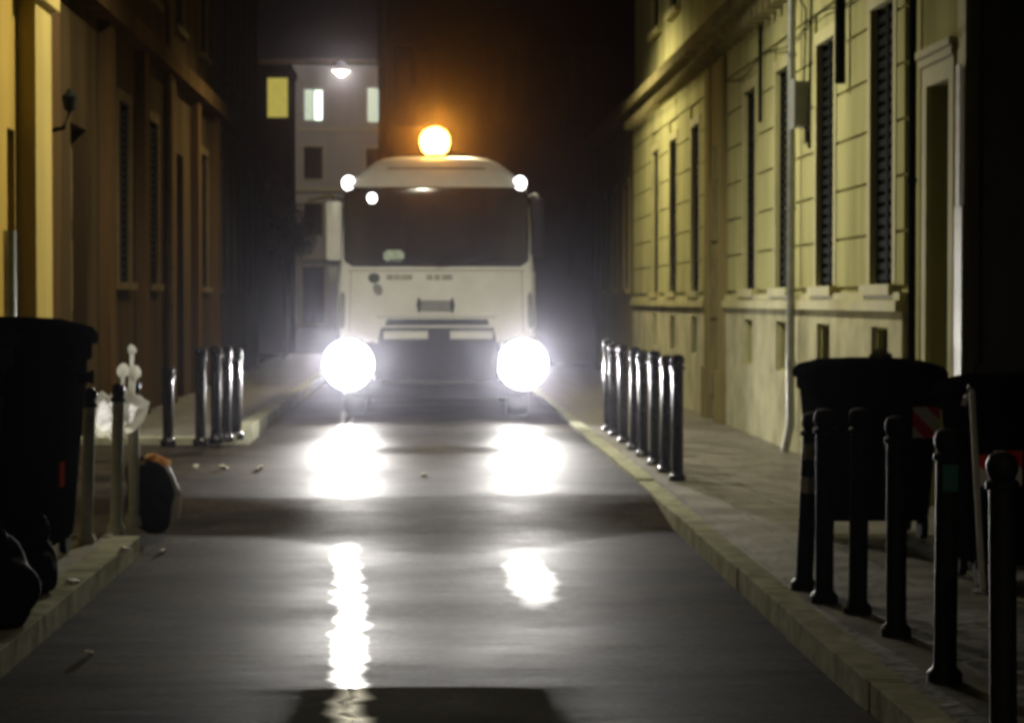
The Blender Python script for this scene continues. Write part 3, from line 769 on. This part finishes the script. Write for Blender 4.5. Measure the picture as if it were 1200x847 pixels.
for (dx, dz, r_) in ((.075, .415, .026), (.018, .285, .036), (.088, .270, .040)):
    bm = NB(); blob(bm, (dx, 0, dz), r_, r_ * .8, r_ * 1.25, .12, 3, int(dz * 100)); tube(bm, [(dx * .8, .0, .09), (dx * .95, 0, dz * .7), (dx, 0, dz)], [.02, .011, .015], 8)
    obj('knotted_end', bm, 'bag', bg_, True)
p = gnd(178, 612, .1)
bb = thing('rubbish_bag', 'full black rubbish bag topped with coloured wrappers, left of the road', 'bag', (p.x, p.y + .12, .1))
bm = NB(); blob(bm, (-.01, 0, .17), .15, .14, .20, .30, 4, 25); obj('bag_body', bm, 'blackbag', bb, True)
bm = NB()
for k in range(9):
    a = k * .7; blob(bm, (-.06 + .018 * k, -.04 + .02 * math.sin(a * 2), .405 - .0022 * (k - 4) ** 2 + .008 * math.sin(a)), .03, .03, .018, .5, 2, k)
obj('wrappers', bm, 'rubbish', bb)
bm = NB(); blob(bm, (.155, -.02, .13), .02, .03, .085, .4, 3, 5); tube(bm, [(.155, -.02, .17), (.125, -.03, .27), (.08, -.03, .37)], [.02, .012, .012], 6); obj('torn_white_strip', bm, 'litter', bb, True)
for i, (px, py, s, lab) in enumerate([(143, 646, .03, 'white scrap of litter on the left kerb, just below the black bag'), (83, 684, .028, 'small white scrap on the left kerb beside the dumpsters'),
        (105, 766, .02, 'tiny pale scrap on the wet road at lower left'), (190, 646, .02, 'pale scrap on the road right of the left kerb'),
        (229, 548, .026, 'leftmost white scrap on the wet side road'), (262, 549, .034, 'middle white scrap on the wet side road'),
        (305, 550, .036, 'rightmost white scrap on the wet side road'), (497, 557, .022, 'white scrap between the two headlamp reflections')]):
    zg = .0 if py > 640 and px > 100 and px != 143 else .1
    if px in (143, 83): zg = .108
    p = gnd(px, py, zg)
    crumple('litter_scrap', lab, 'litter', (p.x, p.y, zg - .002), (s, s, s * .5), 'litter', 30 + i, group='scraps of litter on the ground')
for i, (px, py, sx_, sz_, lab) in enumerate([(12, 742, .17, .20, 'black rubbish bag on the pavement before the left dumpsters'), (62, 702, .10, .15, 'smaller black rubbish bag beside the left kerb and dumpster')]):
    p = gnd(px, py, .1); t_ = thing('rubbish_bag', lab, 'bag', (p.x - .1, p.y + .15, .1), 0, 'black rubbish bags by the left dumpsters')
    bm = NB(); blob(bm, (0, 0, sz_ * .82), sx_, sx_, sz_, .16, 4, 60 + i); obj('bag_body', bm, 'blackbag', t_, True)
    bm = NB(); blob(bm, (.02, 0, sz_ * 1.85), .035, .035, .07, .5, 3, 70 + i); obj('knot', bm, 'blackbag', t_, True)
# slim grey pole before the rightmost bin
pa = at(1152, 690, r2.location.y - .66 / 2 - .14); pa.z = .1
pt = at(1139, 458, pa.y)
pl = thing('metal_pole', 'slim grey metal pole leaning before the rightmost bin', 'pole', (pa.x, pa.y, .1))
bm = NB(); tube(bm, [(0, 0, 0), (pt.x - pa.x, 0, pt.z - .1)], .015, 10); obj('shaft', bm, 'casing', pl, True)
bm = NB(); d = Vector((pt.x - pa.x, 0, pt.z - .1)); tube(bm, [d, d + Vector((-.012, 0, .02)), d + Vector((-.03, 0, -.03)), d + Vector((-.04, 0, -.07))], .013, 8); obj('hooked_end', bm, 'casing', pl, True)
bm = NB(); lathe(bm, [(.05, 0), (.05, .01), (.02, .02)], 12); obj('foot', bm, 'metal', pl)

# ------------------------------------------------------------------ the truck
TY = 28.0; TX = .115; TG = .098
def tz(py): return at(511, py, TY).z
def tx(px): return at(px, 350, TY).x - TX
T = thing('garbage_truck', 'white municipal truck facing the camera with headlamps and amber beacon on', 'truck', (TX, TY, TG))
def Z(py): return tz(py) - TG
W2 = 1.165
def yf(x, z):       # cab front surface: bowed in plan, raked above the waist
    return .10 * (x / W2) ** 2 + max(0, z - Z(312)) * .10 + max(0, z - Z(222)) * .55 + max(0, z - Z(195)) * .6
half = [(0, Z(181)), (.40, Z(181)), (.60, Z(183)), (.72, Z(188)), (.84, Z(197)), (.95, Z(206)), (1.04, Z(215)), (1.085, Z(228)), (1.10, Z(260)), (1.13, Z(300)),
        (1.155, Z(330)), (1.165, Z(360)), (1.165, Z(400)), (1.165, Z(428)), (1.15, Z(446)), (1.10, Z(450)), (.6, Z(450)), (0, Z(450))]
outl = half + [(-x, z) for x, z in half[-2:0:-1]]
bm = NB(); zc = Z(330); rings = []
def ringat(s, off, Yb=None):
    out = []
    for x, z in outl:
        xx, zz = x * s, zc + (z - zc) * s
        out.append(bm.verts.new((xx, (yf(xx, zz) + off) if Yb is None else Yb, zz)))
    return out
rings = [ringat(.25, 0), ringat(.5, 0), ringat(.75, 0), ringat(.9, 0), ringat(.955, .0), ringat(.985, .02), ringat(1.0, .07), ringat(1.0, .5), ringat(1.0, 0, 1.9)]
for a, b in zip(rings, rings[1:]):
    n_ = len(a)
    for i in range(n_): bm.faces.new((a[i], a[(i + 1) % n_], b[(i + 1) % n_], b[i]))
bm.faces.new(rings[0]); bm.faces.new(rings[-1])
cabo = obj('cab', bm, 'truck', T, True)
def panel(name, pts, m, off, parent=T, thick=.02, nx=14, nz=8, smooth_=True, corner=.0):
    """panel following the cab front between four corners (x0,x1 at top, x0,x1 at bottom, z0, z1)"""
    (tl, trr, bl, br_, z0, z1) = pts; bm = NB(); fr, bk = [], []
    for j in range(nz + 1):
        v = j / nz; z = z0 + (z1 - z0) * v; rf, rb = [], []
        a = bl + (tl - bl) * v; b = br_ + (trr - br_) * v
        e = min(v, 1 - v) * (z1 - z0)
        ins = (corner - math.sqrt(max(0, corner ** 2 - (corner - e) ** 2))) if corner and e < corner else 0
        for i in range(nx + 1):
            x = (a + ins) + (b - a - 2 * ins) * i / nx
            rf.append(bm.verts.new((x, yf(x, z) - off, z))); rb.append(bm.verts.new((x, yf(x, z) - off + thick, z)))
        fr.append(rf); bk.append(rb)
    for g in (fr, bk):
        for j in range(nz):
            for i in range(nx): bm.faces.new((g[j][i], g[j][i + 1], g[j + 1][i + 1], g[j + 1][i]))
    for j in range(nz):
        for i in (0, nx): bm.faces.new((fr[j][i], fr[j + 1][i], bk[j + 1][i], bk[j][i]))
    for i in range(nx):
        for j in (0, nz): bm.faces.new((fr[j][i], fr[j][i + 1], bk[j][i + 1], bk[j][i]))
    return obj(name, bm, m, parent, smooth_)
zs0, zs1 = Z(309), Z(221)
seal = panel('windscreen', (-1.055, 1.055, -1.06, 1.06, zs0, zs1), 'darkglass', .012, thick=.03, nz=16, corner=.09)
panel('windscreen_seal', (-1.085, 1.085, -1.085, 1.085, zs0 - .03, zs1 + .02), 'truckdark', .006, nz=16, corner=.10)
# roof visor above the screen, shallow lip
vis = panel('sun_visor', (-.98, .98, -1.03, 1.03, Z(219), Z(207)), 'truck', .05, thick=.05)
panel('roof_rib', (-.55, .55, -.60, .60, Z(197), Z(195)), 'truckgrey', .008, nz=2)
panel('panel_seam', (-1.04, 1.04, -1.04, 1.04, Z(317.5), Z(316.5)), 'truckgrey', .003, thick=.01, nz=1)
panel('panel_seam', (-.70, .70, -.70, .70, Z(372), Z(371)), 'truckgrey', .003, thick=.01, nz=1)
for s in (-1, 1):
    panel('panel_seam', (s * 1.0 - .004, s * 1.0 + .004, s * 1.02 - .004, s * 1.02 + .004, Z(390), Z(318)), 'truckgrey', .003, thick=.01, nx=1)
    panel('air_deflector', (s * 1.10 - .03, s * 1.10 + .03, s * 1.11 - .035, s * 1.11 + .035, Z(385), Z(342)), 'truckgrey', .012, nx=3, corner=.02)
# grille slots
gz = panel('grille', (-.58, .60, -.60, .62, Z(381), Z(374)), 'truckdark', .004, nz=2)
panel('reflection_bar', (-.62, -.10, -.62, -.10, Z(397), Z(388)), 'truck', .02, nz=2)  # pale bars stand in for lamp reflections on the cab front
panel('reflection_bar', (.16, .66, .16, .66, Z(397), Z(388)), 'truck', .02, nz=2)
panel('lower_grille', (-.68, .70, -.70, .72, Z(444), Z(384)), 'truckdark', .008, nz=4, corner=.03)
# badge: grey plate with dark ends
bd = panel('badge_plate', (tx(492), tx(529), tx(492), tx(529), Z(364), Z(352)), 'truckgrey', .02, nx=4, nz=2)
for a, b in ((488, 494), (527, 533)):
    panel('badge_end', (tx(a), tx(b), tx(a), tx(b), Z(366), Z(349)), 'truckdark', .026, bd, nx=2, nz=2, corner=.02)
# emblem and faded print
em = panel('emblem', (tx(431), tx(445), tx(432), tx(445), Z(332), Z(320)), 'emblem', .006, thick=.005, nx=8, nz=8, corner=.055)
panel('emblem_tail', (tx(436), tx(447), tx(439), tx(449), Z(346), Z(333)), 'truckgrey', .006, em, thick=.005, nx=4, nz=4, corner=.03)
for a, b in ((453, 461), (462, 469), (470, 483), (500, 507), (509, 516), (518, 530)):
    panel('faded_print', (tx(a), tx(b), tx(a), tx(b), Z(328), Z(322)), 'print', .004, thick=.004, nx=2, nz=1)
# card inside the screen
cd = panel('windscreen_card', (tx(450), tx(473), tx(449), tx(474), Z(306), Z(293)), 'paper', .018, thick=.004, nx=4, nz=4, corner=.04)
# wipers
for (x0, x1) in ((-.75, -.1), (.0, .65)):
    bm = NB(); tube(bm, [(x0, yf(x0, zs0) - .035, zs0 - .02), (x1, yf(x1, zs0 + .08) - .035, zs0 + .06)], .010, 6); tube(bm, [(x0 + .2, yf(x0, zs0) - .03, zs0 + .04), (x1 + .12, yf(x1, zs0) - .03, zs0 + .07)], .007, 6)
    obj('wiper', bm, 'truckdark', T)
# bumper, lamps
bm = NB()
half_b = [(0, Z(466)), (.95, Z(466)), (1.06, Z(462)), (1.17, Z(450)), (1.185, Z(435)), (1.185, Z(404)), (1.15, Z(400)), (.75, Z(400)), (.72, Z(446)), (0, Z(446))]
pf = [bm.verts.new((x, yf(x, 1) - .05, z)) for x, z in half_b + [(-x, z) for x, z in half_b[-2:0:-1]]]
pk = [bm.verts.new((v.co.x, .6, v.co.z)) for v in pf]; n_ = len(pf)
bm.faces.new(pf); bm.faces.new(pk)
for i in range(n_): bm.faces.new((pf[i], pf[(i + 1) % n_], pk[(i + 1) % n_], pk[i]))
bmesh.ops.triangulate(bm, faces=[f for f in bm.faces if len(f.verts) > 4])
obj('bumper', bm, 'truckdark', T)
for s, px in ((-1, 408), (1, 613)):
    hx, hz = tx(px), Z(427); y0_ = yf(hx, 1) - .05
    bm = NB(); lathe(bm, [(.315, .02), (.325, -.01), (.32, -.03), (.31, -.032), (.305, .0)], 28, (hx, y0_, hz), 'y'); hl = obj('headlight', bm, 'truckdark', T, True)
    bm = NB(); lathe(bm, [(.303, .005), (.28, -.03), (.20, -.055), (.09, -.066), (.01, -.068)], 28, (hx, y0_, hz), 'y'); obj('lens', bm, 'lampglass', hl, True)
    ld = bpy.data.lights.new('headlight_beam', 'SPOT'); ld.energy = HEADLIGHT_W; ld.color = (1.0, .965, .92); ld.shadow_soft_size = .08
    ld.spot_size = R(96); ld.spot_blend = 1.0
    lo = bpy.data.objects.new('headlight_beam', ld); C.objects.link(lo); lo.parent = T; lo.location = (hx, y0_ - .22, hz); lo.rotation_euler = (R(-88.6), 0, 0)
    l2 = ld.copy(); l2.energy = HOTSPOT_W; l2.spot_size = R(24); lo2 = bpy.data.objects.new('headlight_hotspot', l2); C.objects.link(lo2); lo2.parent = T; lo2.location = lo.location; lo2.rotation_euler = (R(-90.3), 0, 0)
    # marker lamp at the cab roof corner
    mx_, mz_ = tx(408 if s < 0 else 610), Z(214); my = yf(mx_, mz_) - .03
    bm = NB(); box(bm, mx_ - .08, mx_ + .08, my - .0, my + .08, mz_ - .06, mz_ + .06, .012); ml = obj('marker_lamp', bm, 'truckdark', T, True)
    bm = NB(); blob(bm, (mx_, my - .005, mz_), .075, .035, .085, 0, 3); obj('marker_lens', bm, 'markerglass', ml, True)
# interior work lamp behind the top of the screen, shining through it
ix, iz = tx(436), Z(232)
bm = NB(); blob(bm, (ix, yf(ix, iz) - .02, iz), .055, .03, .06, 0, 3); obj('work_lamp', bm, 'markerglass', T, True)
# beacon
bx, bz = tx(510), Z(181)
by = yf(bx, bz) + .25
bm = NB(); lathe(bm, [(.10, -.02), (.10, .03), (.085, .04)], 20, (bx, by, bz)); bco = obj('beacon', bm, 'truckdark', T, True)
bm = NB(); lathe(bm, [(.10, .04), (.155, .09), (.18, .17), (.175, .25), (.13, .325), (.06, .36), (.01, .37)], 24, (bx, by, bz)); obj('beacon_lens', bm, 'beacong', bco, True)
ld = bpy.data.lights.new('beacon_light', 'SPOT'); ld.spot_size = R(20); ld.spot_blend = 1.0; ld.energy = BEACON_W; ld.color = (1, .35, .03); ld.shadow_soft_size = .06
lo = bpy.data.objects.new('beacon_light', ld); C.objects.link(lo); lo.parent = T; lo.location = (bx, by - .22, bz + .24); lo.rotation_euler = (R(-90), 0, 0)
# mirrors
def mirror(s, x, z0, z1, w_, m, arm):
    bm = NB(); box(bm, x - w_ / 2, x + w_ / 2, .02, .14, z0, z1, .035); mo = obj('wing_mirror', bm, m, T, True)
    bm = NB(); box(bm, x - w_ / 2 + .03, x + w_ / 2 - .03, .141, .146, z0 + .04, z1 - .04); obj('mirror_glass', bm, 'darkglass', mo)
    bm = NB(); tube(bm, [(s * 1.08, .22, z1 + .02), (s * 1.16, .12, z1 + .05), (x, .08, z1 + .03), (x, .08, z1 - .03)], .018, 8)
    tube(bm, [(s * 1.11, .22, z0 + .05), (x, .08, z0 + .03)], .015, 8); obj('mirror_arm', bm, arm, mo, True)
mirror(-1, tx(391), Z(306), Z(236), .19, 'truck', 'truckdark')
mirror(1, tx(630), Z(300), Z(232), .15, 'truckdark', 'white')
bm = NB(); box(bm, tx(384), tx(396), .05, .13, Z(332), Z(313), .02); obj('lower_mirror', bm, 'truckgrey', T, True)
bm = NB(); tube(bm, [(tx(400), .25, Z(232)), (tx(385), .0, Z(230)), (tx(362), -.1, Z(236))], .018, 8); obj('side_arm', bm, 'beige', T, True)
# doors with handles on the cab sides, steps, chassis
for s in (-1, 1):
    bm = NB(); xx = s * 1.168; box(bm, min(xx, xx + s * .012), max(xx, xx + s * .012), .55, 1.45, Z(432), Z(318), .004); dr = obj('door', bm, 'truck', T)
    bm = NB(); xx = s * 1.181; box(bm, min(xx, xx + s * .02), max(xx, xx + s * .02), 1.25, 1.4, Z(360), Z(355), .003); obj('handle', bm, 'truckdark', dr)
    bm = NB(); xx = s * 1.125; box(bm, min(xx, xx + s * .012), max(xx, xx + s * .012), .62, 1.40, Z(308), Z(240), .004); obj('side_window', bm, 'darkglass', T)
    for yy in (1.05, 4.6):
        bm = NB(); lathe(bm, [(.25, -.13), (.42, -.13), (.45, -.09), (.45, .09), (.42, .13), (.25, .13)], 32, (s * .98, yy, .45), 'x'); wh = obj('wheel', bm, 'tyre', T, True)
        bm = NB(); lathe(bm, [(.05, s * .10), (.14, s * .12), (.24, s * .06), (.25, s * .131)], 24, (s * .98, yy, .45), 'x'); obj('rim', bm, 'truckgrey', wh, True)
bm = NB(); box(bm, -.8, .8, .3, 6.4, .55, .85); obj('chassis', bm, 'truckdark', T)
bm = NB(); box(bm, -1.12, 1.12, 2.05, 6.3, .95, 2.86, .08)
for yy in (2.6, 3.3, 4.0, 4.7, 5.4): box(bm, -1.155, -1.121, yy, yy + .08, 1.0, 2.8); box(bm, 1.121, 1.155, yy, yy + .08, 1.0, 2.8)
obj('waste_container', bm, 'truckgrey', T, True)
bm = NB(); box(bm, -1.14, 1.14, 6.31, 7.0, .7, 2.6, .12); obj('tail_hopper', bm, 'truckgrey', T, True)

# ------------------------------------------------------------------ thin haze added to give the lamps their glow
hz = boxo('haze', (-70, 70, -14, 160, -1.4, 30), 'soil')
hm = bpy.data.materials.new('glow_haze'); hm.use_nodes = True
n = hm.node_tree.nodes; n.remove(n['Principled BSDF'])
pv = n.new('ShaderNodeVolumePrincipled'); pv.inputs['Color'].default_value = (.84, .84, 1, 1)
pv.inputs['Density'].default_value = HAZE; pv.inputs['Anisotropy'].default_value = .98
hm.node_tree.links.new(pv.outputs[0], n['Material Output'].inputs['Volume'])
hz.data.materials[0] = hm; tag(hz, kind='stuff')

# thin plastic lets the headlamps behind it shine through
for nm, k in (('bag', .93), ('rubbish', .85)):
    nt_ = M[nm].node_tree; n = nt_.nodes; b = n['Principled BSDF']
    tr_ = n.new('ShaderNodeBsdfTranslucent'); tr_.inputs[0].default_value = (.9, .9, .86, 1)
    if nm == 'rubbish': nt_.links.new(b.inputs['Base Color'].links[0].from_socket, tr_.inputs[0])
    mx = n.new('ShaderNodeMixShader'); mx.inputs[0].default_value = k
    nt_.links.new(b.outputs[0], mx.inputs[1]); nt_.links.new(tr_.outputs[0], mx.inputs[2]); nt_.links.new(mx.outputs[0], n['Material Output'].inputs['Surface'])
